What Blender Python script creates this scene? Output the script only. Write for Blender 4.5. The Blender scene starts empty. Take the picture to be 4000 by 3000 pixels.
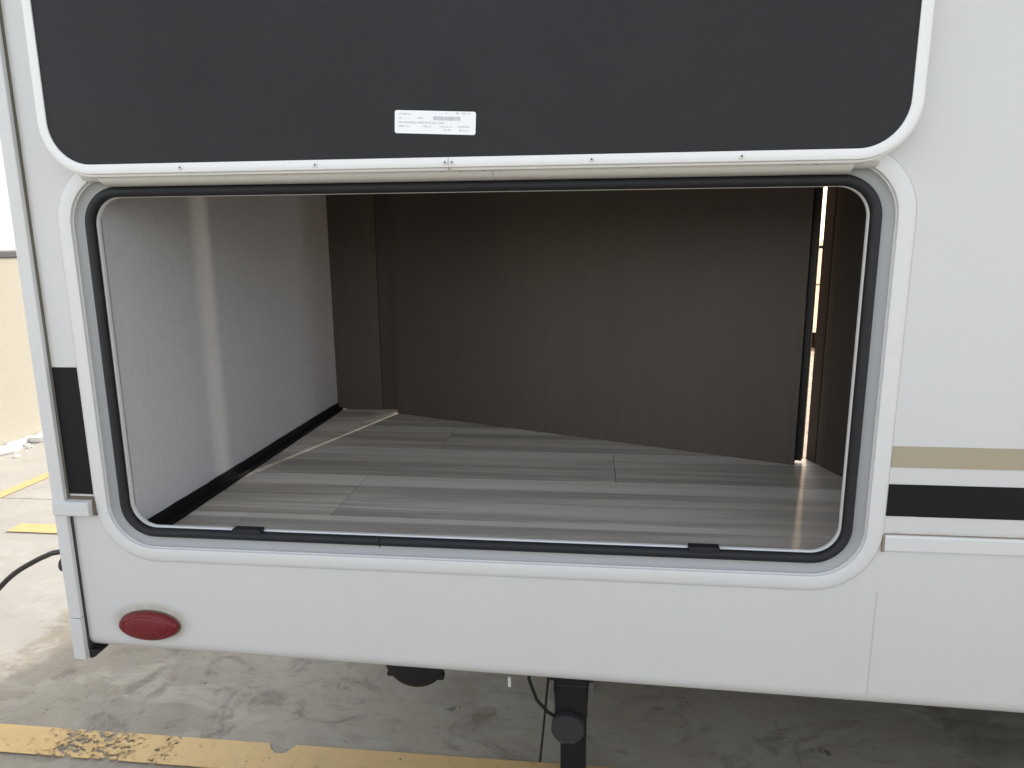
import bpy, bmesh, math, random
from mathutils import Vector, Matrix
random.seed(4)
C = bpy.context.scene.collection
SC = bpy.context.scene
PI = math.pi
Z0 = 1.1                       # all heights below are measured from the hatch centre, 1.1 m above the ground

# ---------------------------------------------------------------- camera
cam_d = bpy.data.cameras.new('camera'); cam = bpy.data.objects.new('camera', cam_d); C.objects.link(cam)
cam_d.sensor_width = 36; cam_d.lens = 2750.7 / 4000 * 36
cam_d.clip_start = 0.02; cam_d.clip_end = 2000
def cam_basis(yaw, pitch, roll):
    f = Vector((math.sin(yaw)*math.cos(pitch), math.cos(yaw)*math.cos(pitch), math.sin(pitch)))
    r = Vector((math.cos(yaw), -math.sin(yaw), 0)); u = r.cross(f)
    return r*math.cos(roll)+u*math.sin(roll), -r*math.sin(roll)+u*math.cos(roll), f
r_, u_, f_ = cam_basis(*[math.radians(a) for a in (-6.369, -11.505, -.451)])
M = Matrix((r_, u_, -f_)).transposed().to_4x4()
M.translation = Vector((.1928, -1.0401, .2045 + Z0))
cam.matrix_world = M
SC.camera = cam

# ---------------------------------------------------------------- sky, sun, exposure
SUN_AZ, SUN_EL = math.atan(.31), math.radians(27)
W = bpy.data.worlds.new('World'); SC.world = W; W.use_nodes = True
nt = W.node_tree; bgn = nt.nodes['Background']
sky = nt.nodes.new('ShaderNodeTexSky'); sky.sky_type = 'NISHITA'; sky.sun_disc = False
sky.sun_elevation = SUN_EL; sky.sun_rotation = SUN_AZ
sky.air_density = 1.0; sky.dust_density = 1.5; sky.ozone_density = 0.0
hs = nt.nodes.new('ShaderNodeHueSaturation'); hs.inputs['Saturation'].default_value = .34   # hazy, whitish daylight
nt.links.new(sky.outputs[0], hs.inputs['Color']); nt.links.new(hs.outputs[0], bgn.inputs[0]); bgn.inputs[1].default_value = .15
sun_d = bpy.data.lights.new('sun', 'SUN'); sun_d.energy = 1.2; sun_d.angle = math.radians(1.5); sun_d.color = (1, .89, .76)
sun = bpy.data.objects.new('sun', sun_d); C.objects.link(sun)
sd = Vector((math.sin(SUN_AZ)*math.cos(SUN_EL), math.cos(SUN_AZ)*math.cos(SUN_EL), math.sin(SUN_EL)))
sun.rotation_euler = sd.to_track_quat('Z', 'Y').to_euler(); sun.location = sd*30
SC.view_settings.view_transform = 'Standard'; SC.view_settings.look = 'None'
SC.view_settings.exposure = 1.57; SC.view_settings.gamma = 1
SC.cycles.max_bounces = 12; SC.cycles.diffuse_bounces = 8

# ---------------------------------------------------------------- materials
def nd(t, ty, **kw):
    n = t.nodes.new(ty)
    for k, v in kw.items(): setattr(n, k, v)
    return n
class Mat:
    def __init__(s, name, col, rough=.5, spec=.5, metal=0.):
        s.m = bpy.data.materials.new(name); s.m.use_nodes = True; s.t = s.m.node_tree
        s.b = s.t.nodes['Principled BSDF']
        s.b.inputs['Roughness'].default_value = rough; s.b.inputs['Metallic'].default_value = metal
        s.b.inputs['Specular IOR Level'].default_value = spec
        s.b.inputs['Base Color'].default_value = (*col, 1)
        s.cur = None; s.col = (*col, 1)
        s.tc = s.t.nodes.new('ShaderNodeTexCoord'); s.geo = s.t.nodes.new('ShaderNodeNewGeometry')
    def link(s, a, b): s.t.links.new(a, b)
    def coord(s, scale=(1, 1, 1), src='world', rot=(0, 0, 0), loc=(0, 0, 0)):
        mp = nd(s.t, 'ShaderNodeMapping'); mp.inputs['Scale'].default_value = scale; mp.inputs['Rotation'].default_value = rot
        mp.inputs['Location'].default_value = loc
        s.link(s.geo.outputs['Position'] if src == 'world' else s.tc.outputs['Object'], mp.inputs[0]); return mp.outputs[0]
    def noise(s, scale, sc3=(1, 1, 1), detail=5, rough=.6, src='world', rot=(0, 0, 0), dist=0, loc=(0, 0, 0)):
        n = nd(s.t, 'ShaderNodeTexNoise'); n.inputs['Scale'].default_value = scale; n.inputs['Detail'].default_value = detail
        n.inputs['Roughness'].default_value = rough; n.inputs['Distortion'].default_value = dist
        s.link(s.coord(sc3, src, rot, loc), n.inputs['Vector']); return n.outputs['Fac']
    def ramp(s, f, a, b, smooth=True):
        r = nd(s.t, 'ShaderNodeMapRange'); r.interpolation_type = 'SMOOTHSTEP' if smooth else 'LINEAR'
        r.inputs['From Min'].default_value = a; r.inputs['From Max'].default_value = b
        s.link(f, r.inputs['Value']); return r.outputs['Result']
    def math(s, op, a, b=None, c=None):
        n = nd(s.t, 'ShaderNodeMath', operation=op)
        for i, v in enumerate((a, b, c)):
            if v is None: continue
            if isinstance(v, (int, float)): n.inputs[i].default_value = v
            else: s.link(v, n.inputs[i])
        return n.outputs[0]
    def mix(s, fac, col):
        n = nd(s.t, 'ShaderNodeMix', data_type='RGBA')
        if isinstance(fac, (int, float)): n.inputs[0].default_value = fac
        else: s.link(fac, n.inputs[0])
        if s.cur is None: n.inputs[6].default_value = s.col
        else: s.link(s.cur, n.inputs[6])
        if isinstance(col, tuple): n.inputs[7].default_value = (*col, 1)
        else: s.link(col, n.inputs[7])
        s.cur = n.outputs[2]; s.link(s.cur, s.b.inputs['Base Color']); return s
    def xyz(s, src='world'):
        n = nd(s.t, 'ShaderNodeSeparateXYZ')
        s.link(s.geo.outputs['Position'] if src == 'world' else s.tc.outputs['Object'], n.inputs[0]); return n.outputs
    def bump(s, h, strength=.2, dist=.002):
        n = nd(s.t, 'ShaderNodeBump'); n.inputs['Strength'].default_value = strength; n.inputs['Distance'].default_value = dist
        s.link(h, n.inputs['Height'])
        if s.b.inputs['Normal'].is_linked: s.link(s.b.inputs['Normal'].links[0].from_socket, n.inputs['Normal'])
        s.link(n.outputs[0], s.b.inputs['Normal']); return s
    def roughvar(s, f, a, b):
        r = nd(s.t, 'ShaderNodeMapRange'); r.inputs['To Min'].default_value = a; r.inputs['To Max'].default_value = b
        s.link(f, r.inputs['Value']); s.link(r.outputs['Result'], s.b.inputs['Roughness']); return s
    def band(s, v, c, w, soft):      # 1 where |v-c| < w, fading over soft
        d = s.math('ABSOLUTE', s.math('SUBTRACT', v, c)); return s.math('SUBTRACT', 1.0, s.ramp(d, w, w+soft))

# white glass-fibre body
def body_mat(name, col=(.605, .605, .600)):
    m = Mat(name, col, .32, .45)
    n = m.noise(3.0, (1, 1, .4)); m.mix(m.math('MULTIPLY', m.ramp(n, .45, .75), .30), (.560, .555, .535))
    x, y, z = m.xyz()
    zr = m.math('SUBTRACT', z, Z0)
    n2 = m.noise(38, (1, 1, .5), 6, .7)
    # grime gathered along the corner trim and round the tail lamp
    g = m.math('MULTIPLY', m.band(x, -.679, .0012, .010), m.ramp(n2, .2, .7))
    g = m.math('MULTIPLY', g, .65)
    m.mix(g, (.33, .29, .22))
    dx = m.math('DIVIDE', m.math('ADD', x, .557), .064); dz = m.math('DIVIDE', m.math('ADD', zr, .440), .033)
    d = m.math('SQRT', m.math('ADD', m.math('MULTIPLY', dx, dx), m.math('MULTIPLY', dz, dz)))
    halo = m.math('MULTIPLY', m.math('SUBTRACT', 1.0, m.ramp(d, .88, 1.25)), m.ramp(n2, .1, .65))
    m.mix(m.math('MULTIPLY', halo, .6), (.36, .32, .24))
    # grime under the rub rail
    g2 = m.math('MULTIPLY', m.band(zr, -.2285, .0010, .007), m.ramp(m.noise(22, (1, 1, 3), 6, .75), .38, .75))
    m.mix(m.math('MULTIPLY', g2, .7), (.30, .26, .2))
    # grimy seam of the lower corner, faint drip stains
    dr = m.math('MULTIPLY', m.ramp(m.noise(14, (1, 1, .05), 3, .6), .60, .82), m.band(zr, -.40, .06, .09))
    m.mix(m.math('MULTIPLY', dr, .12), (.50, .48, .44))
    m.mix(m.math('MULTIPLY', m.ramp(m.noise(55, (1, 1, 1), 7, .8), .56, .78), .10), (.42, .40, .36))
    m.bump(m.noise(5, (1, 1, 1), 2), .18, .012); m.bump(m.noise(420, detail=2), .05, .0006)
    m.roughvar(m.noise(6), .40, .55)
    return m.m
M_body = body_mat('white_fibreglass')
def white(name, col=(.80, .80, .80), rough=.35, dirt=.15):
    m = Mat(name, col, rough); m.mix(m.math('MULTIPLY', m.ramp(m.noise(25, detail=6, rough=.7), .52, .78), dirt), (.42, .38, .31))
    m.bump(m.noise(260, detail=2), .06, .0006); return m.m
M_frame = white('white_powder_coat', (.76, .76, .755), .33, .07)
M_flange = white('white_painted_flange', (.655, .655, .655), .36, .10)
M_trim = white('white_corner_trim', (.62, .62, .62), .4, .12)
M_channel = white('channel_grey', (.37, .38, .39), .45, .35)  # one grey, darker than the flange
M_hinge = white('hinge_aluminium', (.72, .71, .68), .35, .10)
M_sticker = white('sticker_paper', (.86, .87, .89), .4, .0)
def rubber():
    m = Mat('black_rubber', (.014, .0145, .018), .6, .35)
    m.mix(m.math('MULTIPLY', m.ramp(m.noise(60, (1, 1, 1), 5, .7), .5, .8), .4), (.045, .045, .048))
    m.bump(m.noise(300, detail=2), .15, .001); return m.m
M_rubber = rubber()
def doorpanel():
    m = Mat('charcoal_grained_panel', (.0170, .0165, .0190), .7, .35)
    n = m.noise(520, (1, 1, 1), 3, .7); m.mix(m.ramp(n, .35, .7), (.024, .0235, .0265))
    m.mix(m.math('MULTIPLY', m.ramp(m.noise(2.2), .4, .8), .25), (.020, .0205, .026))
    m.mix(m.math('MULTIPLY', m.ramp(m.noise(7, (1, 1, 2.5), 6, .7, loc=(4, 0, 1)), .56, .80), .35), (.034, .034, .037))
    m.roughvar(m.noise(4, detail=4), .55, .85)
    m.bump(n, .35, .0008); return m.m
M_panel = doorpanel()
def wallcloth():
    m = Mat('grey_woven_wallcovering', (.60, .595, .61), .95, .08)
    a = m.noise(60, (.1, 1, 14), 4, .7); b = m.noise(60, (.1, 14, .8), 4, .7)
    m.mix(m.math('MULTIPLY', m.ramp(a, .38, .68), .6), (.48, .475, .49))
    m.mix(m.math('MULTIPLY', m.ramp(b, .38, .68), .6), (.70, .69, .71))
    m.mix(m.math('MULTIPLY', m.ramp(m.noise(5, (1, 3, .6)), .5, .8), .2), (.62, .58, .57))
    m.bump(a, .25, .0006); m.bump(b, .25, .0006); return m.m
M_cloth = wallcloth()
def darkwood(name, col, hi):
    m = Mat(name, col, .5, .35)
    g = m.noise(14, (4, 4, .16), 5, .55); f = m.noise(110, (4, 4, .10), 4, .6)
    m.mix(m.math('MULTIPLY', m.ramp(g, .36, .72), .32), hi); m.mix(m.math('MULTIPLY', m.ramp(m.noise(3.5, (1, 1, .6), 3), .4, .7), .35), tuple(c*.8 for c in col))
    m.mix(m.math('MULTIPLY', m.ramp(f, .5, .8), .35), tuple(c*.6 for c in col))
    m.bump(f, .15, .0005); m.roughvar(g, .42, .6); return m.m
M_wood = darkwood('dark_brown_wood_laminate', (.088, .068, .055), (.118, .094, .077))
M_woodm = darkwood('brown_wood_jamb', (.055, .045, .038), (.075, .062, .052))
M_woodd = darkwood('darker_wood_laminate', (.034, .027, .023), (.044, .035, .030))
M_black = Mat('black_trim', (.010, .009, .010), .45, .4).m
def scuffed():
    m = Mat('black_wood_base', (.011, .009, .010), .75, .2)
    m.mix(m.math('MULTIPLY', m.ramp(m.noise(90, (1, .3, 1), 6, .8), .62, .8), .5), (.10, .085, .075))
    m.bump(m.noise(120, (1, .3, 1)), .2, .001); return m.m
M_base = scuffed()
def plankmat():
    m = Mat('grey_vinyl_plank', (.66, .595, .51), .5, .25)
    oi = nd(m.t, 'ShaderNodeObjectInfo'); rnd = oi.outputs['Random']
    x, y, z = m.xyz('obj')
    off = nd(m.t, 'ShaderNodeCombineXYZ'); m.link(m.math('MULTIPLY', rnd, 37.0), off.inputs[0]); m.link(m.math('MULTIPLY', rnd, 11.0), off.inputs[1])
    add = nd(m.t, 'ShaderNodeVectorMath', operation='ADD'); m.link(m.tc.outputs['Object'], add.inputs[0]); m.link(off.outputs[0], add.inputs[1])
    def nz(scale, s3, det=6, rg=.65, dist=0.):
        mp = nd(m.t, 'ShaderNodeMapping'); mp.inputs['Scale'].default_value = s3; m.link(add.outputs[0], mp.inputs[0])
        n = nd(m.t, 'ShaderNodeTexNoise'); n.inputs['Scale'].default_value = scale; n.inputs['Detail'].default_value = det
        n.inputs['Roughness'].default_value = rg; n.inputs['Distortion'].default_value = dist
        m.link(mp.outputs[0], n.inputs['Vector']); return n.outputs['Fac']
    big = nz(9, (.10, 1.6, 1), 4, .55); g = nz(40, (.07, 1.5, 1), 7, .72, .2); fine = nz(170, (.06, 1.4, 1), 4, .7)
    m.mix(m.math('MULTIPLY', m.ramp(big, .42, .62), .72), (.34, .298, .25))
    m.mix(m.math('MULTIPLY', m.ramp(g, .48, .66), .45), (.76, .71, .63))
    m.mix(m.math('MULTIPLY', m.ramp(fine, .52, .72), .45), (.30, .275, .245))
    m.mix(m.math('MULTIPLY', m.ramp(nz(16, (.05, 2.6, 1), 3, .5), .56, .60), .35), (.25, .23, .205))
    edge = m.ramp(y, .048, .054)      # the paler printed strip along the far edge of each plank
    m.mix(m.math('MULTIPLY', edge, .62), (.82, .78, .70))
    m.mix(m.math('MULTIPLY', rnd, .25), (.44, .41, .37))
    m.bump(fine, .12, .0005); m.roughvar(g, .48, .62); return m.m
M_plank = plankmat()
def concrete(name='garage_concrete'):
    m = Mat(name, (.43, .385, .31), .8, .2)
    m.mix(m.ramp(m.noise(.9, (1, 1, 1), 6, .6, dist=.6), .40, .66), (.31, .275, .22))
    m.mix(m.math('MULTIPLY', m.ramp(m.noise(2.6, (1, 1.6, 1), 7, .65, dist=.8, loc=(3, 1, 0)), .50, .62), .7), (.46, .425, .35))
    m.mix(m.math('MULTIPLY', m.ramp(m.noise(1.7, (1, 1, 1), 5, .6, loc=(1.7, 4.2, 0)), .55, .72), .6), (.30, .26, .21))
    # brushed lines running along the trailer, tyre scuffs across
    m.mix(m.math('MULTIPLY', m.ramp(m.noise(24, (.45, 1.3, 1), 9, .78, dist=.3), .50, .74), .6), (.165, .152, .132))
    m.mix(m.math('MULTIPLY', m.ramp(m.noise(3.4, (1, 1.3, 1), 8, .7, dist=1.2, loc=(5, 5, 0)), .52, .66), .6), (.150, .132, .108))
    m.mix(m.math('MULTIPLY', m.ramp(m.noise(11, (1, 1, 1), 9, .75, loc=(8, 3, 0)), .50, .70), .4), (.45, .43, .39))
    m.mix(m.math('MULTIPLY', m.ramp(m.noise(9, (2.4, .22, 1), 6, .75, rot=(0, 0, .18), dist=.5), .62, .74), .5), (.105, .10, .095))
    m.mix(m.math('MULTIPLY', m.ramp(m.noise(13, (1, 1, 1), 6, .7, loc=(7, 2, 0)), .64, .70), .8), (.075, .072, .075))
    m.mix(m.math('MULTIPLY', m.ramp(m.noise(150, (1, 1, 1), 4, .7), .60, .72), .45), (.13, .12, .10))
    m.mix(m.math('MULTIPLY', m.ramp(m.noise(5.5, (1, 1, 1), 3, .5, loc=(2, 9, 0)), .72, .76), .5), (.20, .14, .10))
    x, y, z = m.xyz()
    # paler ground with a ragged edge, left of the trailer's rear corner
    q = m.math('ADD', m.math('ADD', x, m.math('MULTIPLY', m.noise(4, detail=6, rough=.65, dist=.4), .9)), 0.0)
    pale = m.math('SUBTRACT', 1.0, m.ramp(q, -1.22, -1.12))
    m.mix(m.math('MULTIPLY', pale, .55), (.52, .51, .48))
    # fine surface relief and uneven roughness
    m.bump(m.noise(60, detail=8, rough=.75), .35, .003); m.bump(m.noise(400, detail=2), .2, .001)
    m.roughvar(m.noise(5), .55, .85); return m.m
M_conc = concrete()
def paint():
    m = Mat('worn_yellow_paint', (.72, .50, .22), .6, .35)
    m.mix(m.math('MULTIPLY', m.ramp(m.noise(18, (.5, 1, 1), 6, .7), .45, .75), .6), (.56, .42, .22))
    m.mix(m.math('MULTIPLY', m.ramp(m.noise(45, (3, .25, 1), 5, .7, rot=(0, 0, .5)), .60, .72), .5), (.25, .18, .10))
    m.bump(m.noise(60, detail=6), .2, .002)
    x, y, z = m.xyz()
    n = m.noise(70, (.7, 1, 1), 9, .8)
    # heavily chipped where wheels cross
    zone = m.band(x, -1.10, .06, .16)
    zone2 = m.band(x, -.895, .01, .045)
    th = m.math('SUBTRACT', .66, m.math('MULTIPLY', m.math('MAXIMUM', zone, m.math('MULTIPLY', zone2, .8)), .17))
    worn = m.math('GREATER_THAN', n, th)
    worn = m.math('MAXIMUM', worn, m.math('GREATER_THAN', m.noise(120, (.6, 1, 1), 6, .7, loc=(3, 3, 0)), .625))
    worn = m.math('MAXIMUM', worn, m.math('GREATER_THAN', m.noise(30, (1.5, .12, 1), 4, .6, rot=(0, 0, .55), loc=(1, 6, 0)), .672))
    hx = m.math('DIVIDE', m.math('ADD', x, .597), .040); hy = m.math('DIVIDE', m.math('SUBTRACT', y, .545), .060)
    hd = m.math('ADD', m.math('SQRT', m.math('ADD', m.math('MULTIPLY', hx, hx), m.math('MULTIPLY', hy, hy))), m.math('MULTIPLY', m.noise(25), .35))
    hole = m.math('LESS_THAN', hd, 1.17)
    chip = m.math('MAXIMUM', worn, hole)
    tr = nd(m.t, 'ShaderNodeBsdfTransparent'); mx = nd(m.t, 'ShaderNodeMixShader')
    m.link(chip, mx.inputs[0]); m.link(m.b.outputs[0], mx.inputs[1]); m.link(tr.outputs[0], mx.inputs[2])
    m.link(mx.outputs[0], m.t.nodes['Material Output'].inputs['Surface']); return m.m
M_paint = paint()
def cream():
    m = Mat('cream_painted_concrete', (.47, .435, .36), .8, .25)
    m.mix(m.math('MULTIPLY', m.ramp(m.noise(3, (1, 1, .5), 7, .7), .42, .7), .6), (.44, .395, .31))
    m.mix(m.math('MULTIPLY', m.ramp(m.noise(7, (1, 1, .6), 6, .7), .60, .75), .6), (.33, .29, .22))
    m.bump(m.noise(30, detail=8), .4, .004); return m.m
M_cream = cream()
M_crust = white('flaking_white_plaster', (.78, .77, .74), .8, .3)
M_steel = Mat('dark_weathered_steel', (.030, .030, .032), .5, .5).m
M_jack = Mat('black_steel_tube', (.012, .011, .014), .42, .5).m
M_drum = Mat('grey_black_casting', (.045, .043, .050), .6, .4).m
M_galv = Mat('galvanised_steel', (.22, .22, .22), .35, .5, .7).m
M_cord = Mat('glossy_black_cord', (.012, .012, .016), .14, .7).m
M_tan = Mat('tan_vinyl_stripe', (.375, .325, .235), .4).m
M_stripe = Mat('black_vinyl_stripe', (.0060, .0055, .0075), .6, .25).m
M_print = Mat('grey_printing', (.42, .42, .46), .5).m
M_grime = Mat('brown_grime', (.16, .13, .095), .85, .2).m
M_bead = Mat('dirty_sealant_bead', (.26, .215, .165), .85, .2).m
M_joint = Mat('dark_sealant', (.13, .115, .095), .8, .2).m  # dirty joint beside the corner trim
M_sealant_shade = white('sealant_and_edge_shade', (.52, .51, .49), .7, .6)  # seam sealant, also the painted shading line round the flange
M_inner = white('cream_room_panel', (.70, .52, .36), .5, .1)
def lens():
    m = Mat('red_lamp_lens', (.15, .004, .009), .42, .4)
    a = m.noise(300, (1, 1, 1), 2); m.mix(m.math('MULTIPLY', m.ramp(m.noise(30, detail=6), .4, .75), .6), (.15, .006, .009))
    m.b.inputs['Coat Weight'].default_value = .15; m.b.inputs['Coat Roughness'].default_value = .2
    w = nd(m.t, 'ShaderNodeTexWave'); w.inputs['Scale'].default_value = 70; w.inputs['Distortion'].default_value = .3; m.link(m.tc.outputs['Object'], w.inputs['Vector'])
    m.mix(m.math('MULTIPLY', w.outputs['Fac'], .3), (.28, .010, .018)); m.bump(w.outputs['Fac'], .6, .002)
    m.bump(a, .5, .002); return m.m
M_lens = lens()
def backlitmat():
    m = bpy.data.materials.new('translucent_peach_panel'); m.use_nodes = True; t = m.node_tree
    b = t.nodes['Principled BSDF']; b.inputs['Base Color'].default_value = (.75, .60, .48, 1); b.inputs['Roughness'].default_value = .8
    tl = t.nodes.new('ShaderNodeBsdfTranslucent'); tl.inputs[0].default_value = (.85, .64, .47, 1)
    n = t.nodes.new('ShaderNodeTexNoise'); n.inputs['Scale'].default_value = 3
    mx = t.nodes.new('ShaderNodeMixShader'); mx.inputs[0].default_value = .75
    t.links.new(b.outputs[0], mx.inputs[1]); t.links.new(tl.outputs[0], mx.inputs[2])
    tr = t.nodes.new('ShaderNodeBsdfTransparent'); tr.inputs[0].default_value = (1, .92, .82, 1); m2 = t.nodes.new('ShaderNodeMixShader'); m2.inputs[0].default_value = .5
    t.links.new(mx.outputs[0], m2.inputs[1]); t.links.new(tr.outputs[0], m2.inputs[2])
    t.links.new(m2.outputs[0], t.nodes['Material Output'].inputs['Surface']); return m
M_backlit = backlitmat()

# ---------------------------------------------------------------- helpers
class MB:
    def __init__(s): s.v = []; s.f = []
    def add(s, vs, fs):
        k = len(s.v); s.v += [tuple(p) for p in vs]; s.f += [tuple(i+k for i in f) for f in fs]; return s
    def box(s, x0, x1, y0, y1, z0, z1):
        vs = [(x, y, z) for z in (z0, z1) for y in (y0, y1) for x in (x0, x1)]
        return s.add(vs, [(0, 2, 3, 1), (4, 5, 7, 6), (0, 1, 5, 4), (2, 6, 7, 3), (0, 4, 6, 2), (1, 3, 7, 5)])
    def prism(s, pts, z0, z1):          # footprint in x,y (counter-clockwise)
        n = len(pts); vs = [(x, y, z0) for x, y in pts]+[(x, y, z1) for x, y in pts]
        return s.add(vs, [tuple(range(n-1, -1, -1)), tuple(range(n, 2*n))]+[(i, (i+1) % n, n+(i+1) % n, n+i) for i in range(n)])
    def extx(s, prof, x0, x1):          # profile in (y,z), extruded along x, closed
        n = len(prof); vs = [(x0, y, z) for y, z in prof]+[(x1, y, z) for y, z in prof]
        return s.add(vs, [tuple(range(n)), tuple(range(2*n-1, n-1, -1))]+[(i, n+i, n+(i+1) % n, (i+1) % n) for i in range(n)])
    def rings(s, rings, closed=False, caps=False):
        n = len(rings[0]); k = len(s.v)
        for r in rings: s.v += [tuple(p) for p in r]
        m = len(rings)
        for j in range(m if closed else m-1):
            a = k+j*n; b = k+((j+1) % m)*n
            for i in range(n): s.f.append((a+i, a+(i+1) % n, b+(i+1) % n, b+i))
        if caps: s.f.append(tuple(range(k+n-1, k-1, -1))); s.f.append(tuple(range(k+(m-1)*n, k+m*n)))
        return s
    def tube(s, pts, r, n=12, caps=True):
        rg = []
        for i, p in enumerate(pts):
            p = Vector(p); d = Vector(pts[min(i+1, len(pts)-1)])-Vector(pts[max(i-1, 0)]); d.normalize()
            a = d.orthogonal() if i == 0 else (prev-d*prev.dot(d)); a.normalize(); prev = a; b = d.cross(a)
            rr = r[i] if isinstance(r, (list, tuple)) else r
            rg.append([p+(a*math.cos(t)+b*math.sin(t))*rr for t in [2*PI*k/n for k in range(n)]])
        return s.rings(rg, caps=caps)
def rrect(hw, hh, r, cz=0., cx=0., n=14, y=0.):
    r = max(r, .0005); out = []
    for (sx, sz, a0) in ((1, 1, 0), (-1, 1, PI/2), (-1, -1, PI), (1, -1, 1.5*PI)):
        for k in range(n+1):
            a = a0+PI/2*k/n; out.append((cx+sx*(hw-r)+r*math.cos(a), y, cz+sz*(hh-r)+r*math.sin(a)))
    return out
def sweep(mb, prof, hw, hh, r, cz=0., cx=0., closed=False):   # prof: (offset outwards, y)
    return mb.rings([rrect(hw+o, hh+o, r+o, cz, cx, y=y) for o, y in prof], closed=closed)
def build(name, mb, mat, parent=None, smooth=False, bevel=0., recentre=True, weld=False):
    vs = [Vector((x, y, z+Z0)) for x, y, z in mb.v]
    lo = Vector([min(v[i] for v in vs) for i in range(3)]); hi = Vector([max(v[i] for v in vs) for i in range(3)])
    c = (lo+hi)/2 if recentre else Vector((0, 0, 0))
    me = bpy.data.meshes.new(name); me.from_pydata([v-c for v in vs], [], mb.f)
    bm = bmesh.new(); bm.from_mesh(me)
    if weld: bmesh.ops.remove_doubles(bm, verts=bm.verts, dist=1e-5)
    bmesh.ops.recalc_face_normals(bm, faces=bm.faces)
    if bevel:
        bmesh.ops.bevel(bm, geom=[e for e in bm.edges if e.calc_face_angle(0) > .6], offset=bevel, segments=2, profile=.6, affect='EDGES')
    bm.to_mesh(me); bm.free()
    me.materials.append(mat)
    if smooth:
        me.shade_smooth()
        if hasattr(me, 'set_sharp_from_angle'): me.set_sharp_from_angle(angle=math.radians(40))
    o = bpy.data.objects.new(name, me); C.objects.link(o); o.location = c
    if parent: attach(o, parent)
    return o
def wpos(o):
    p = o.location.copy()
    while o.parent: o = o.parent; p += o.location
    return p
def attach(o, parent):
    w = o.location.copy(); o.parent = parent; o.location = w-wpos(parent)
def dup(src, w, parent, rot=None):
    o = src.copy(); C.objects.link(o); o.parent = None; o.location = w; attach(o, parent)
    if rot: o.rotation_euler = rot
    return o
def thing(name, label, cat, loc):
    o = bpy.data.objects.new(name, None); C.objects.link(o); o.location = loc; o['label'] = label; o['category'] = cat; o.empty_display_size = .2
    return o
def node(name, parent, loc):
    o = bpy.data.objects.new(name, None); C.objects.link(o); o.location = loc; attach(o, parent); return o

# ---------------------------------------------------------------- setting: ground, markings
G = -1.1
g = build('ground', MB().box(-400, 400, -400, 400, G-.4, G-.012), M_conc); g['kind'] = 'structure'
xs = [-8.0+.083, -4.0+.083, .083, 4.083, 8.083]; ys = [-5.845, -1.845, 2.155, 6.155, 10.155]
slab0 = None
for i in range(4):
    for j in range(4):
        c = Vector(((xs[i]+xs[i+1])/2, (ys[j]+ys[j+1])/2, G+Z0-.006))
        if slab0 is None:
            slab0 = build('concrete_slab', MB().box(xs[0]+.003, xs[1]-.003, ys[0]+.003, ys[1]-.003, G-.0115, G), M_conc, g, bevel=.002)
        else: dup(slab0, c, g)
def line(x0, y0, x1, y1, w):
    d = Vector((x1-x0, y1-y0, 0)); L = d.length; d.normalize(); nrm = Vector((-d.y, d.x, 0))*w/2
    a, b = Vector((x0, y0, 0)), Vector((x1, y1, 0))
    pts = [(p.x, p.y) for p in (a-nrm, b-nrm, b+nrm, a+nrm)]
    o = build('parking_line', MB().prism(pts, G+.003, G+.0045), M_paint); o['kind'] = 'structure'; return o
line(-3.5, .465, 4.5, .475, .100)
line(-2.48, 1.79, -.2, 1.795, .092)
line(-2.905, 2.13, -2.80, 7.5, .075)

# ---------------------------------------------------------------- garage boundary wall
gw = thing('boundary_wall', 'low cream painted concrete wall with dark coping rail, beyond the trailer corner at the left edge', 'wall', (-3.6, 2, 0))
wb = MB().box(-3.74, -3.58, -9, 16, G, .120); build('wall_body', wb, M_cream, gw, bevel=.006)
build('coping_rail', MB().box(-3.76, -3.57, -9, 16, .1205, .166), M_steel, gw, bevel=.006)
build('blocker_wall', MB().box(-3.58, 14, -3.86, -3.70, G, .120), M_cream, gw, bevel=.006)  # added unseen behind the camera, blocks light from the sunlit ground
build('coping_rail', MB().box(-3.569, 14, -3.87, -3.69, .1205, .166), M_steel, gw, bevel=.006)  # rail on the added unseen wall
cr = MB()
yy = 1.8
while yy < 5.5:
    L = random.uniform(.05, .22); h = random.uniform(.012, .05); w = random.uniform(.04, .15)
    n = 7; pts = []
    for k in range(n): a = 2*PI*k/n; pts.append((-3.58+w*.45+w*.55*math.cos(a)*random.uniform(.7, 1.1), yy+L*.6*math.sin(a)*random.uniform(.7, 1.1)))
    cr.prism(pts, G+.001, G+h); yy += L*random.uniform(.5, 1.0)
for _ in range(90):
    yy = random.uniform(1.8, 5.5); xx = -3.55+abs(random.gauss(0, .16)); s_ = random.uniform(.006, .022)
    pts = [(xx+s_*math.cos(2*PI*k/5)*random.uniform(.6, 1.3), yy+s_*1.5*math.sin(2*PI*k/5)*random.uniform(.6, 1.3)) for k in range(5)]
    cr.prism(pts, G+.0005, G+s_*.6)
o = build('plaster_crumbs', cr, M_crust, gw, bevel=.003); o['kind'] = 'stuff'

# ---------------------------------------------------------------- the trailer
T = thing('travel_trailer', 'white travel trailer with an open storage hatch, black stripes and red tail lamp', 'trailer', (0, 1.2, 0))
FX, FZ, FR, FC = .632, .328, .100, .004           # hatch flange half size and corner radius
XL, XR = -.679, 3.6                     # side wall extent
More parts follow.
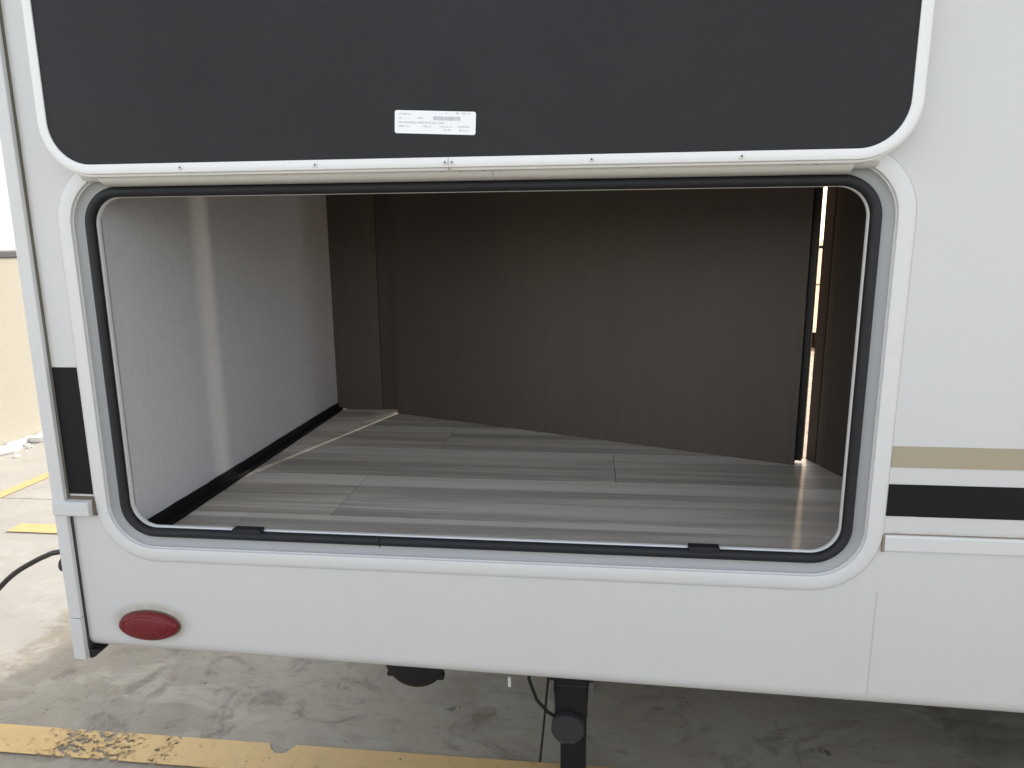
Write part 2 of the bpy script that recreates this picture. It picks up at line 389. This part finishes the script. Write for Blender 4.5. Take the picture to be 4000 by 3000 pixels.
# side wall with a rounded opening
def wall_with_hole(mb, x0, x1, z0, z1, hw, hh, r, y0, y1, cz):
    hole = [(a, b, c+cz) for a, b, c in rrect(hw, hh, r, n=14)]; n = 15
    for y, flip in ((y0, 0), (y1, 1)):
        def q(vs):
            mb.add([(a, y, b) for a, b in vs], [tuple(range(len(vs)))])
        q([(x0, z0), (-hw, z0), (-hw, z1), (x0, z1)]); q([(hw, z0), (x1, z0), (x1, z1), (hw, z1)])
        q([(-hw, z0), (hw, z0), (hw, cz-hh), (-hw, cz-hh)]); q([(-hw, cz+hh), (hw, cz+hh), (hw, z1), (-hw, z1)])
        for c, (sx, sz) in enumerate(((1, 1), (-1, 1), (-1, -1), (1, -1))):
            arc = hole[c*n:(c+1)*n]
            for a, b in zip(arc, arc[1:]): q([(sx*hw, cz+sz*hh), (a[0], a[2]), (b[0], b[2])])
    mb.rings([[(p[0], y, p[2]) for p in hole] for y in (y0, y1)])
    for (a, b) in (((x0, z0), (x1, z0)), ((x1, z0), (x1, z1)), ((x1, z1), (x0, z1)), ((x0, z1), (x0, z0))):
        mb.add([(a[0], y0, a[1]), (b[0], y0, b[1]), (b[0], y1, b[1]), (a[0], y1, a[1])], [(0, 1, 2, 3)])
mb = MB(); wall_with_hole(mb, XL, XR, -.4555, 1.75, .606, .302, .075, 0, .035, FC)
wall = build('side_wall', mb, M_body, T)
# lower skirt: rolls under, drops very slightly towards the front
def skz(x): return -.4985-.0175*(x+.68)
mb = MB(); NX = 60; rg = []
for k in range(NX+1):
    x = XL+.0005+(XR-XL-.0005)*k/NX; zb = skz(x); R_ = .026
    pr = [(0.0, -.4555), (0.0, zb+R_+.003), (0.0, zb+R_)]
    for a in range(1, 9): t = a/8*PI/2; pr.append((R_-R_*math.cos(t), zb+R_-R_*math.sin(t)))
    pr += [(.06, zb), (.06, zb+.01), (.034, zb+.01+.01), (.034, -.4555)]
    rg.append([(x, y, z) for y, z in pr])
mb.rings(rg, caps=True); build('skirt_edge', mb, M_body, T, smooth=True)
# faint seam of the lower panel right of the hatch
build('panel_seam', MB().box(.6318, .6336, -.0004, .003, -.4975, -.3235), M_sealant_shade, T)
# stripes
build('tan_stripe', MB().box(.6335, XR-.01, -.0009, .002, -.1245, -.0925), M_tan, T)
build('black_stripe', MB().box(.6335, XR-.01, -.0009, .002, -.2000, -.1505), M_stripe, T)
build('black_stripe', MB().box(-.6765, -.6335, -.0009, .002, -.2080, .0085), M_stripe, T)
# rub rail (right of the hatch, and its short end piece on the left)
def railprof(z0, z1, d=.0035):
    return [(0.001, z0), (-d*.75, z0+.0015), (-d, z0+.004), (-d, z1-.004), (-d*.75, z1-.0015), (.001, z1)]
build('rub_rail', MB().extx(railprof(-.257, -.2290), .6350, XR-.01), M_flange, T, bevel=.0010)
build('rub_rail', MB().extx(railprof(-.2455, -.2165, .016), -.6995, -.6345), M_trim, T, bevel=.0015)
build('sealant_bead', MB().box(.634, XR-.01, -.0012, .002, -.2290, -.2275), M_bead, T)
build('sealant_bead', MB().box(-.676, -.630, -.004, .002, -.2165, -.2120), M_grime, T)
build('sealant_bead', MB().extx([(0.001, -.257), (-.004, -.256), (-.0025, -.231), (.001, -.2295)], .6315, .6351), M_bead, T)
build('sealant_bead', MB().extx([(0.001, -.246), (-.006, -.244), (-.005, -.220), (.001, -.2175)], -.6345, -.6295), M_grime, T)
# rear corner trim: raised strip, dark joint, lower end piece
def trim(mb, z0, z1, d):
    mb.prism([(-.704, .03), (-.704, -.004), (-.702, -d+.001), (-.6985, -d), (-.6805, -d), (-.6795, -d+.001), (-.6795, .03)], z0, z1)
build('corner_trim', MB().__class__(), M_trim, T) if False else None
mb = MB(); trim(mb, -.4335, 1.75, .011); build('corner_trim', mb, M_trim, T, bevel=.0008)
mb = MB(); trim(mb, -.512, -.4345, .0125); build('corner_end_piece', mb, M_trim, T, bevel=.0012)
build('corner_joint', MB().prism([(-.6794, -.0035), (-.6770, -.0012), (-.6770, .02), (-.6794, .02)], -.2450, 1.75), M_joint, T)
build('corner_joint', MB().prism([(-.6794, -.0035), (-.6768, -.0012), (-.6768, .02), (-.6794, .02)], -.4975, -.2455), M_steel, T)
mb = MB(); mb.rings([[(-.6788, y, -.4965), (-.6560, y, -.4992), (-.6690, y, -.5115), (-.6788, y, -.5150)] for y in (-.003, .02)], caps=True); build('corner_bracket', mb, M_black, T)
# hatch frame
hf = node('hatch_frame', T, (0, 0, Z0))
prof = [(-.0243, .012), (-.0241, -.0032), (-.0236, -.0046), (-.0225, -.0050), (-.0120, -.0047), (-.0060, -.0040), (-.0025, -.0030), (-.0006, -.0018), (0, .001)]
build('flange_edge_shade', sweep(MB(), [(-.001, -.0008), (.0006, -.0008), (.0022, .0006)], FX, FZ, FR, FC), M_sealant_shade, hf, smooth=True)  # thin darker ring paints the shading along the flange edge
build('flange', sweep(MB(), prof, FX, FZ, FR, FC), M_flange, hf, smooth=True)
prof = [(-.0242, .0005), (-.0250, .0035), (-.0260, .0048), (-.0375, .0100), (-.0385, .0098), (-.0398, .0080), (-.0410, .0082), (-.0414, .0125), (-.050, .0125)]
build('inner_channel', sweep(MB(), prof, FX, FZ, FR, FC), M_channel, hf, smooth=True)
prof = [(-.0455, .0125), (-.0478, .010), (-.0490, .0125), (-.0490, .050), (-.044, .050), (-.044, .0125)]
ro = .0080
prof = [(-.0494+ro*math.cos(2*PI*k/14)*.98, .0060+ro*math.sin(2*PI*k/14)) for k in range(14)]
seal = build('rubber_seal', sweep(MB(), prof, FX, FZ, FR, FC, closed=True), M_rubber, hf, smooth=True)
prof = [(-.0500, .012), (-.0566, .012), (-.0575, .0126), (-.0575, .0185), (-.050, .0185)]
build('inner_lip', sweep(MB(), prof, FX, FZ, FR, FC), M_frame, hf, smooth=True)
build('seal_joint', MB().box(-.1425, -.1417, -.0025, .010, -.2826, -.2680), M_black, hf)
for x0, x1 in ((-.3935, -.3440), (.3500, .3970)):
    b = build('rubber_stop', MB().box(x0, x1, -.001, .016, -.2710, -.2615), M_rubber, hf, bevel=.0015)
# red tail lamp
lamp = node('tail_lamp', T, (-.558, 0, Z0-.4435))
def ell(mb, cx, cz, a, b, prof, n=48):
    rg = [[(cx+a*s*math.cos(2*PI*k/n), y, cz+b*s*math.sin(2*PI*k/n)) for k in range(n)] for s, y in prof]
    mb.rings(rg); mb.f.append(tuple(len(mb.v)-n+k for k in range(n))); return mb
build('lamp_base', ell(MB(), -.558, -.4435, .0560, .0272, [(1, .001), (1, -.0015), (.97, -.0028), (.9, -.003)]), M_grime, lamp, smooth=True)
L = ell(MB(), -.558, -.4435, .0545, .0256, [(1, -.002), (1.0, -.006), (.965, -.0105), (.90, -.0130), (.80, -.0142), (.77, -.0136), (.74, -.0146), (.5, -.0162), (.25, -.0170), (.05, -.0172)])
build('lens', L, M_lens, lamp, smooth=True)

# hatch door, swung up flat against the wall
DX, DR = .612, .078; DZ0 = .3005; DH = .325; DCZ = DZ0+DH; DY = -.0445
hd = node('hatch_door', T, (0, -.03, Z0+DZ0))
prof = [(.0000, -.008), (.0000, -.0385), (-.0008, -.0395), (-.0032, -.0400), (-.0037, -.0418), (-.0042, DY-.0003), (-.0052, DY-.0008), (-.0160, DY-.0008), (-.0172, DY-.0002), (-.0172, -.041)]
build('door_frame', sweep(MB(), prof, DX, DH, DR, DCZ), M_frame, hd, smooth=True)
mb = MB(); rr = rrect(DX-.0171, DH-.0171, DR-.0171, DCZ, y=-.0430); mb.add(rr, [tuple(range(len(rr)))])
rr2 = [(x, -.010, z) for x, y, z in rr]; mb.add(rr2, [tuple(range(len(rr2)))[::-1]])
build('door_panel', mb, M_panel, hd)
build('frame_joint', MB().box(-.0045, -.0037, DY-.0011, -.040, DZ0+.0005, DZ0+.0166), M_channel, hd)
def screw(mb, x, z, y, r=.0036):
    n = 16; pr = [(1, 0), (1.0, -.0007), (.85, -.0016), (.5, -.0022), (.38, -.0022), (.30, -.0008)]
    mb.rings([[(x+r*s*math.cos(2*PI*k/n), y+d, z+r*s*math.sin(2*PI*k/n)) for k in range(n)] for s, d in pr])
    mb.f.append(tuple(len(mb.v)-n+k for k in range(n))); return mb
sc0 = build('rivet', screw(MB(), -.395, DZ0+.0105, DY-.0006), M_galv if False else M_frame, hd, smooth=True)
pin0 = build('rivet_pin', screw(MB(), -.395, DZ0+.0105, DY-.0013, .0013), M_steel, hd, smooth=True)
for x in (-.194, -.0085, .0010, .192, .388):
    w = Vector((x, wpos(sc0).y, wpos(sc0).z)); dup(sc0, w, hd); dup(pin0, Vector((x, wpos(pin0).y, wpos(pin0).z)), hd)
# second (left/right) rivets higher on the frame, out of the picture on the sides
# hinge: rolled aluminium strip between the door and the frame
hg = node('hatch_hinge', T, (0, -.01, Z0+.30))
hp = [(.001, .3300), (-.0075, .3300), (-.0080, .3045)]
for k in range(0, 11):
    a = PI*.5+PI*1.0*k/10; hp.append((-.0145+.0085*math.cos(a)*1.5, .2965+.0075*math.sin(a)))
hp += [(-.0040, .2890), (-.0022, .2900), (.001, .2900)]
hp1 = [(.001, .3300), (-.0300, .3300), (-.0305, .3060), (-.0290, .3000), (-.0235, .2945), (-.0165, .2915), (-.009, .2900), (.001, .2895)]
build('hinge_strip', MB().extx(hp1, -.537, .0547), M_hinge, hg, smooth=True, bevel=.0006)
build('hinge_strip', MB().extx(hp1, .0553, .537), M_hinge, hg, smooth=True, bevel=.0006)
hp2 = [(.001, .3300), (-.020, .3300), (-.020, .3050), (-.014, .2990), (-.006, .2970), (.001, .2965)]
build('hinge_leaf', MB().extx(hp2, -.572, .572), M_hinge, hg, smooth=True, bevel=.0006)
hs0 = None
for x in (-.244, -.016, .009, .044, .066, .254, .465, .489):
    if hs0 is None:
        n = 12; mb = MB(); rg = [[(x+.0030*s*math.cos(2*PI*k/n), -.0302+d+.0010*s*math.sin(2*PI*k/n), .3015+.0018*s*math.sin(2*PI*k/n)) for k in range(n)] for s, d in ((1, .002), (1, -.0004), (.6, -.0010))]
        mb.rings(rg, caps=True); hs0 = build('hinge_screw', mb, M_channel, hg, smooth=True)
    else: dup(hs0, Vector((x, wpos(hs0).y, wpos(hs0).z)), hg)
# certification sticker
st = node('sticker', T, (-.022, -.044, Z0+.3635))
ang = math.radians(-2.7); scx, scz, SW, SH = -.0215, .3635, .1125, .0300
def stk(u, v, y): return (scx+u*math.cos(ang)-v*math.sin(ang), y, scz+u*math.sin(ang)+v*math.cos(ang))
mb = MB(); rr = rrect(SW/2, SH/2, .0030, n=5)
fr = [stk(x, z, -.0435) for x, y, z in rr]; bk = [stk(x, z, -.0431) for x, y, z in rr]
mb.rings([bk, fr]); mb.f.append(tuple(range(len(rr), 2*len(rr)))); build('sticker_sheet', mb, M_sticker, st)
mb = MB()
def dash(u0, u1, v, h, ch=.0011, den=.85):
    u = u0
    while u < u1-1e-6:
        w = min(ch*random.uniform(.55, 1.1), u1-u)
        if random.random() < den:
            a = random.choice((0, 0, 1, 2)); 
            vs = [(u, v), (u+w*.30, v), (u+w*.30, v+h), (u, v+h)]; mb.add([stk(p, q, -.04362) for p, q in vs], [(0, 1, 2, 3)])
            if a != 1:
                vs = [(u+w*.3, v+h*.78*(a != 2)), (u+w*.75, v+h*.78*(a != 2)), (u+w*.75, v+h*.78*(a != 2)+h*.22), (u+w*.3, v+h*.78*(a != 2)+h*.22)]; mb.add([stk(p, q, -.04362) for p, q in vs], [(0, 1, 2, 3)])
            if a == 0:
                vs = [(u+w*.55, v), (u+w*.75, v), (u+w*.75, v+h*.8), (u+w*.55, v+h*.8)]; mb.add([stk(p, q, -.04362) for p, q in vs], [(0, 1, 2, 3)])
        u += w
def U_(px): return (px-258)/(2020-258)*SW-SW/2
def V_(py): return SH/2-(py-185)/(680-185)*SH
# positions of the blurred print, read off the sticker; rows follow its own slant
for (a, b, r, h) in ((340, 610, 275, .0019), (1370, 1440, 245, .0019), (1590, 1660, 245, .0021), (1700, 1900, 243, .0021),
                     (345, 410, 365, .0017), (760, 850, 360, .0021), (875, 910, 360, .0018),
                     (345, 1350, 460, .0022), (345, 580, 540, .0019), (860, 1065, 540, .0019), (1240, 1520, 535, .0019), (1620, 1900, 528, .0019),
                     (1325, 1385, 605, .0019), (1420, 1480, 605, .0019)):
    dash(U_(a), U_(b), V_(r), h)
u = U_(1100)
while u < U_(1690):
    w = random.choice((.00022, .00035, .0005)); mb.add([stk(p, q, -.04362) for p, q in ((u, V_(385)), (u+w, V_(385)), (u+w, V_(300)), (u, V_(300)))], [(0, 1, 2, 3)]); u += w+random.choice((.00025, .0004))
sg = [(1665, 625), (1700, 560), (1690, 600), (1740, 590), (1770, 600), (1830, 600), (1880, 590)]
for a, b in zip(sg, sg[1:]):
    p0 = Vector((U_(a[0]), V_(a[1]))); p1 = Vector((U_(b[0]), V_(b[1]))); d = (p1-p0).normalized(); n_ = Vector((-d.y, d.x))*.00028
    mb.add([stk(*p, -.04364) for p in (p0-n_, p1-n_, p1+n_, p0+n_)], [(0, 1, 2, 3)])
build('print', mb, M_print, st)

# ---------------------------------------------------------------- interior
FL = -.300; CEIL = .90
fl = node('floor', T, (0, 1.2, Z0+FL))
build('subfloor', MB().box(-.66, 2.6, .021, 2.38, FL-.03, FL-.004), M_black, fl)
rows = [(.020, .1645), (.1645, .395), (.395, .603), (.603, .812), (.812, 1.020), (1.020, 1.228), (1.228, 1.436), (1.436, 1.644), (1.644, 1.852), (1.852, 2.060), (2.060, 2.268), (2.268, 2.38)]
seams = [-.446, -.288, .253, -.9+.35+1.6, -.48+1.25, .1, .7, .35, .95, .2, .6, 0.]
for (y0, y1), s in zip(rows, seams):
    e = [-.60]; x = s
    while x-1.22 > -.60: x -= 1.22
    while x < 2.5: e.append(x); x += 1.22
    e.append(2.5)
    for a, b in zip(e, e[1:]):
        if b-a < .01: continue
        ym = (y0+y1)/2
        pl = build('floor_plank', MB().box(a+.0007, b-.0007, y0+.0006, y1-.0006, FL-.0035, FL), M_plank, fl, bevel=.0003)
# left wall, slightly splayed, with its black base
def lx(y): return -.579+(.0045)*(y/1.0)
build('left_wall', MB().prism([(lx(.028)-.02, .028), (lx(.028), .028), (lx(1.0), .9995), (lx(1.0)-.02, .9995)], FL-.002, CEIL), M_cloth, T)
bm_ = MB(); NB = 26
rg = []
for k in range(NB+1):
    y = .028+(.996-.028)*k/NB; j = random.uniform(-.0008, .0008); h = .027-.006*k/NB+j; w0 = .019-.001*k/NB
    x = lx(y)+.0003
    rg.append([(x, y, FL+.0003), (x, y, FL+h), (x+.004, y, FL+h), (x+.0045, y, FL+.0075), (x+w0*.8, y, FL+.007), (x+w0+j, y, FL+.004), (x+w0+j, y, FL+.0003)])
bm_.rings(rg, caps=True); build('base_trim', bm_, M_base, T)
# back: fixed panel, and a jamb coloured darker for the shade of a recess
build('back_panel', MB().box(-.6195, -.434, 1.0, 1.016, FL+.001, CEIL), M_wood, T, bevel=.0008)
build('door_jamb', MB().box(-.4335, -0.3655, 1.006, 1.024, FL+.001, CEIL), M_woodm, T, bevel=.0008)
build('corner_chip', MB().box(-.5735, -.548, .992, .9995, FL+.0005, FL+.004), M_frame, T, bevel=.001)
# wide storage door standing ajar towards the hatch
A = Vector((-0.3752, 0.9578)); Bp = Vector((0.6573, 0.5490)); dd = (Bp-A).normalized(); nb = Vector((-dd.y, dd.x))
if nb.y < 0: nb = -nb
DB = -.2993
cd = node('cupboard_door', T, (A.x, A.y, Z0+DB))
def slab(p, q, t0, t1): return [tuple(p+nb*t0), tuple(q+nb*t0), tuple(q+nb*t1), tuple(p+nb*t1)]
build('door_slab', MB().prism(slab(A, Bp, 0, .018), DB, CEIL-.0008), M_wood, cd, bevel=.0008)
build('edge_band', MB().prism(slab(A+dd*.0005, A+dd*.011, -.0010, .0), DB+.0005, CEIL-.0012), M_wood, cd)
build('edge_band', MB().prism(slab(Bp-dd*.030, Bp-dd*.0005, -.0012, .0), DB+.0005, CEIL-.0012), M_wood, cd)
build('edge_gasket', MB().prism(slab(Bp-dd*.004, Bp+dd*.0125, .0185, .034), DB+.006, CEIL-.0008), M_black, cd)
build('edge_strip', MB().prism(slab(Bp+dd*.0005, Bp+dd*.0145, .0345, .037), DB+.006, CEIL-.0008), M_inner, cd)
# right side: jamb, narrow panel with a groove, side wall
build('door_jamb', MB().prism([(.697, .597), (.7075, .566), (.80, .585), (.80, .612)], FL+.001, CEIL), M_black, T, bevel=.0006)
P0, P1 = Vector((.7085, .5645)), Vector((.7375, .4690))
def lerp(t): return P0+(P1-P0)*t
rp = node('right_panel', T, (.72, .52, Z0+FL))
build('panel_strip', MB().prism([tuple(lerp(.34)), tuple(lerp(0.0)), (.80, .583), (.80, .537)][::-1], FL+.001, CEIL), M_woodm, rp, bevel=.0005)
build('panel_strip', MB().prism([tuple(lerp(1.0)), tuple(lerp(.36)), (.80, .535), (.80, .4685)][::-1], FL+.001, CEIL), M_woodm, rp, bevel=.0008)
build('right_wall', MB().box(.7475, .80, .030, .466, FL-.002, CEIL), M_woodd, T)
build('compartment_ceiling', MB().box(-.60, .82, .036, 1.03, CEIL+.001, CEIL+.02), M_woodd, T)
# room behind the door: floor above, partition, far wall with its doorway, and added translucent panels that glow
build('partition_wall', MB().box(.8005, 2.55, .586, .610, FL-.002, 1.60), M_inner, T)
build('partition_wall', MB().box(-.66, .8003, 1.031, 1.045, CEIL, 1.60), M_inner, T)
build('partition_wall', MB().box(2.55, 2.57, .586, 2.38, FL-.002, 1.60), M_inner, T)
build('partition_wall', MB().box(-.62, -.60, 1.0, 2.38, FL-.002, 1.60), M_inner, T)
build('room_ceiling', MB().box(-.66, 2.57, .586, 2.38, 1.60, 1.62), M_inner, T)
fw = MB(); OPZ = 1.45
fw.box(-.70, -.03, 2.40, 2.44, -.46, 1.75); fw.box(-.03, 1.213, 2.40, 2.44, OPZ, 1.75); fw.box(-.03, 1.213, 2.40, 2.44, -.46, FL)
fw.box(1.213, 1.62, 2.40, 2.44, -.46, -.235); fw.box(1.213, 1.62, 2.40, 2.44, 1.0, 1.75); fw.box(1.62, 3.6, 2.40, 2.44, -.46, 1.75)
build('far_wall', fw, M_inner, T)
bl = node('backlit_wall', T, (1.4, 2.39, Z0+.3))  # stand-in for the bright far wall, glows with the sun behind it
for a, b in ((-.228, -.010), (-.003, .158), (.172, .440), (.446, .98)):
    build('backlit_panel', MB().box(1.2135, 1.60, 2.389, 2.391, a, b), M_backlit, bl)
for z in (-.0065, .165, .443):
    build('panel_rail', MB().box(1.2135, 1.60, 2.386, 2.392, z-(.003 if z < .1 else .0065), z+(.003 if z < .1 else .0065)), M_woodd if z < .2 else M_inner, bl)
build('skirting_board', MB().box(1.2135, 2.5, 2.388, 2.3995, FL+.0005, -.2285), M_woodd, T)
# shell: roof, rear wall, front wall, added shadow caster, underbody
build('rear_wall', MB().box(-.7005, -.6805, .0305, 2.44, -.47, 1.75), M_body, T)
build('front_wall', MB().box(3.58, 3.60, .036, 2.399, -.46, 1.75), M_body, T)
build('roof', MB().box(-.72, 3.62, -.01, 2.46, 1.751, 1.81), M_body, T, bevel=.01)
build('shadow_caster', MB().box(-.699, -.05, 2.4405, 3.55, -.35, 1.45), M_body, T, bevel=.01)  # unseen box added to widen the trailer's shadow on the ground
build('underbody', MB().box(-.66, 3.56, .062, 2.395, -.50, -.335), M_black, T)
# things slung under the floor
jk = node('stabiliser_jack', T, (.167, .45, 0))
build('jack_post', MB().box(.1375, .1985, .43, .49, G+.012, -.78), M_jack, jk, bevel=.003)
build('foot_plate', MB().box(.128, .208, .424, .496, G+.0045, G+.012), M_jack, jk, bevel=.002)
mb = MB(); n = 32
def disc(mb, cx, cz, r, prof):
    rg = [[(cx+r*s*math.cos(2*PI*k/n), y, cz+r*s*math.sin(2*PI*k/n)) for k in range(n)] for s, y in prof]; mb.rings(rg, caps=True)
disc(mb, .1555, -.905, .0385, [(.96, .429), (1, .425), (1, .402), (.94, .398), (.3, .396)]); build('gear_drum', mb, M_drum, jk, smooth=True)
mb = MB(); mb.prism([(.112, .415), (.206, .415), (.206, .50), (.112, .50)], -.80, -.50); mb.extx([(.416, -.80), (.50, -.80), (.50, -.86), (.416, -.885)], .124, .2005)
build('jack_bracket', mb, M_jack, jk, bevel=.003)
for sx in (.117, .207):
    mb = MB(); mb.box(sx-.004, sx+.006, .40, .46, -.832, -.78); build('bracket_ear', mb, M_galv, jk, bevel=.002)
b0 = None
for x, z in ((.144, -.932), (.167, -.930)):
    if b0 is None: b0 = build('bolt', MB().tube([(x, .3975, z), (x, .3945, z)], .0022, 6), M_galv, jk)
    else: dup(b0, Vector((x, wpos(b0).y, z+Z0)), jk)
build('jack_wire', MB().tube([(.062, .40, -.66), (.066, .40, -.78), (.083, .405, -.835), (.108, .41, -.868), (.135, .42, -.893)], .004, 8), M_rubber, jk, smooth=True)
dc = node('drain_cap', T, (-.214, .45, Z0-.78))
mb = MB(); disc(mb, -.214, -.779, .076, [(.9, .56), (.9, .478), (1, .475), (1, .452), (.93, .447), (.5, .445)]); build('cap_body', mb, M_jack, dc, smooth=True)
for a in (-145, -38, -14):
    t = math.radians(a); cx, cz = -.214+.078*math.cos(t), -.779+.078*math.sin(t)
    build('cap_lug', MB().box(cx-.007, cx+.007, .452, .472, cz-.006, cz+.006), M_jack, dc, bevel=.002)
build('drain_pipe', MB().tube([(-.214, .56, -.779), (-.214, .75, -.76), (-.214, 1.0, -.6), (-.214, 1.05, -.48)], .045, 20), M_jack, dc, smooth=True)
build('wire_clip', MB().prism([(.017, .400), (.0235, .398), (.0245, .403), (.018, .405)], -.802, -.778), M_frame, T)
bp = MB(); bp.tube([(-.7005, .10, -.388), (-.800, .10, -.388)], .0, 12) if False else bp.tube([(-.7, .10, -.3885), (-.792, .10, -.3885), (-.7955, .10, -.3885)], [.015, .015, .011], 16)
build('bumper_end', bp, M_drum, T, smooth=True)

# unseen running gear and boxes, added to block light under the floor
for wx in (1.75, 2.62):
    for wy in (.16, 2.20):
        wh = node('wheel', T, (wx, wy, .34)); mb = MB(); rg = []
        for r0, y0 in ((.20, -.09), (.31, -.10), (.335, -.08), (.340, 0), (.335, .08), (.31, .10), (.20, .09)):
            rg.append([(wx+r0*math.cos(2*PI*k/40), wy+y0, .341-Z0+r0*math.sin(2*PI*k/40)) for k in range(40)])
        mb.rings(rg, closed=True); build('tyre', mb, M_rubber, wh, smooth=True)
        mb = MB(); rg = [[(wx+r0*math.cos(2*PI*k/32), wy+y0, .341-Z0+r0*math.sin(2*PI*k/32)) for k in range(32)] for r0, y0 in ((.199, -.085), (.18, -.07), (.07, -.04), (.06, .04), (.199, .085))]
        mb.rings(rg, caps=True); build('rim', mb, M_galv, wh, smooth=True)
build('axle', MB().box(1.71, 1.79, .27, 2.09, .30-Z0, .38-Z0), M_jack, T, bevel=.005)
build('axle', MB().box(2.58, 2.66, .27, 2.09, .30-Z0, .38-Z0), M_jack, T, bevel=.005)
build('underfloor_blocker', MB().box(-.05, 1.35, .95, 2.30, -1.0, -.501), M_jack, T, bevel=.02)  # low unseen box added to keep daylight from under the trailer
build('far_side_blocker', MB().box(-.70, 3.58, 2.405, 2.43, -.88, -.4605), M_body, T, bevel=.004)  # unseen strip added to stop low sun from the far side

# ---------------------------------------------------------------- power cord hanging from the rear of the trailer
pts = [(-.72, .42, -.50), (-.86, .38, -.478), (-1.008, .35, -.489), (-1.051, .35, -.502), (-1.093, .35, -.523), (-1.136, .35, -.549), (-1.181, .35, -.587), (-1.26, .345, -.67), (-1.34, .34, -.79), (-1.42, .34, -.93), (-1.52, .35, -1.04), (-1.66, .38, -1.088), (-1.9, .45, -1.093), (-2.3, .5, -1.093)]
def smoothpts(p, k=5):
    out = []
    P = [Vector(q) for q in p]
    for i in range(len(P)-1):
        a, b, c, d = P[max(i-1, 0)], P[i], P[i+1], P[min(i+2, len(P)-1)]
        for j in range(k):
            t = j/k; out.append(.5*((2*b)+(c-a)*t+(2*a-5*b+4*c-d)*t*t+(3*b-a-3*c+d)*t**3))
    out.append(P[-1]); return out
cord = build('power_cord', MB().tube(smoothpts(pts), .0062, 12), M_cord, smooth=True)
cord['label'] = 'glossy black power cord arching out from behind the trailer corner at left'; cord['category'] = 'cord'
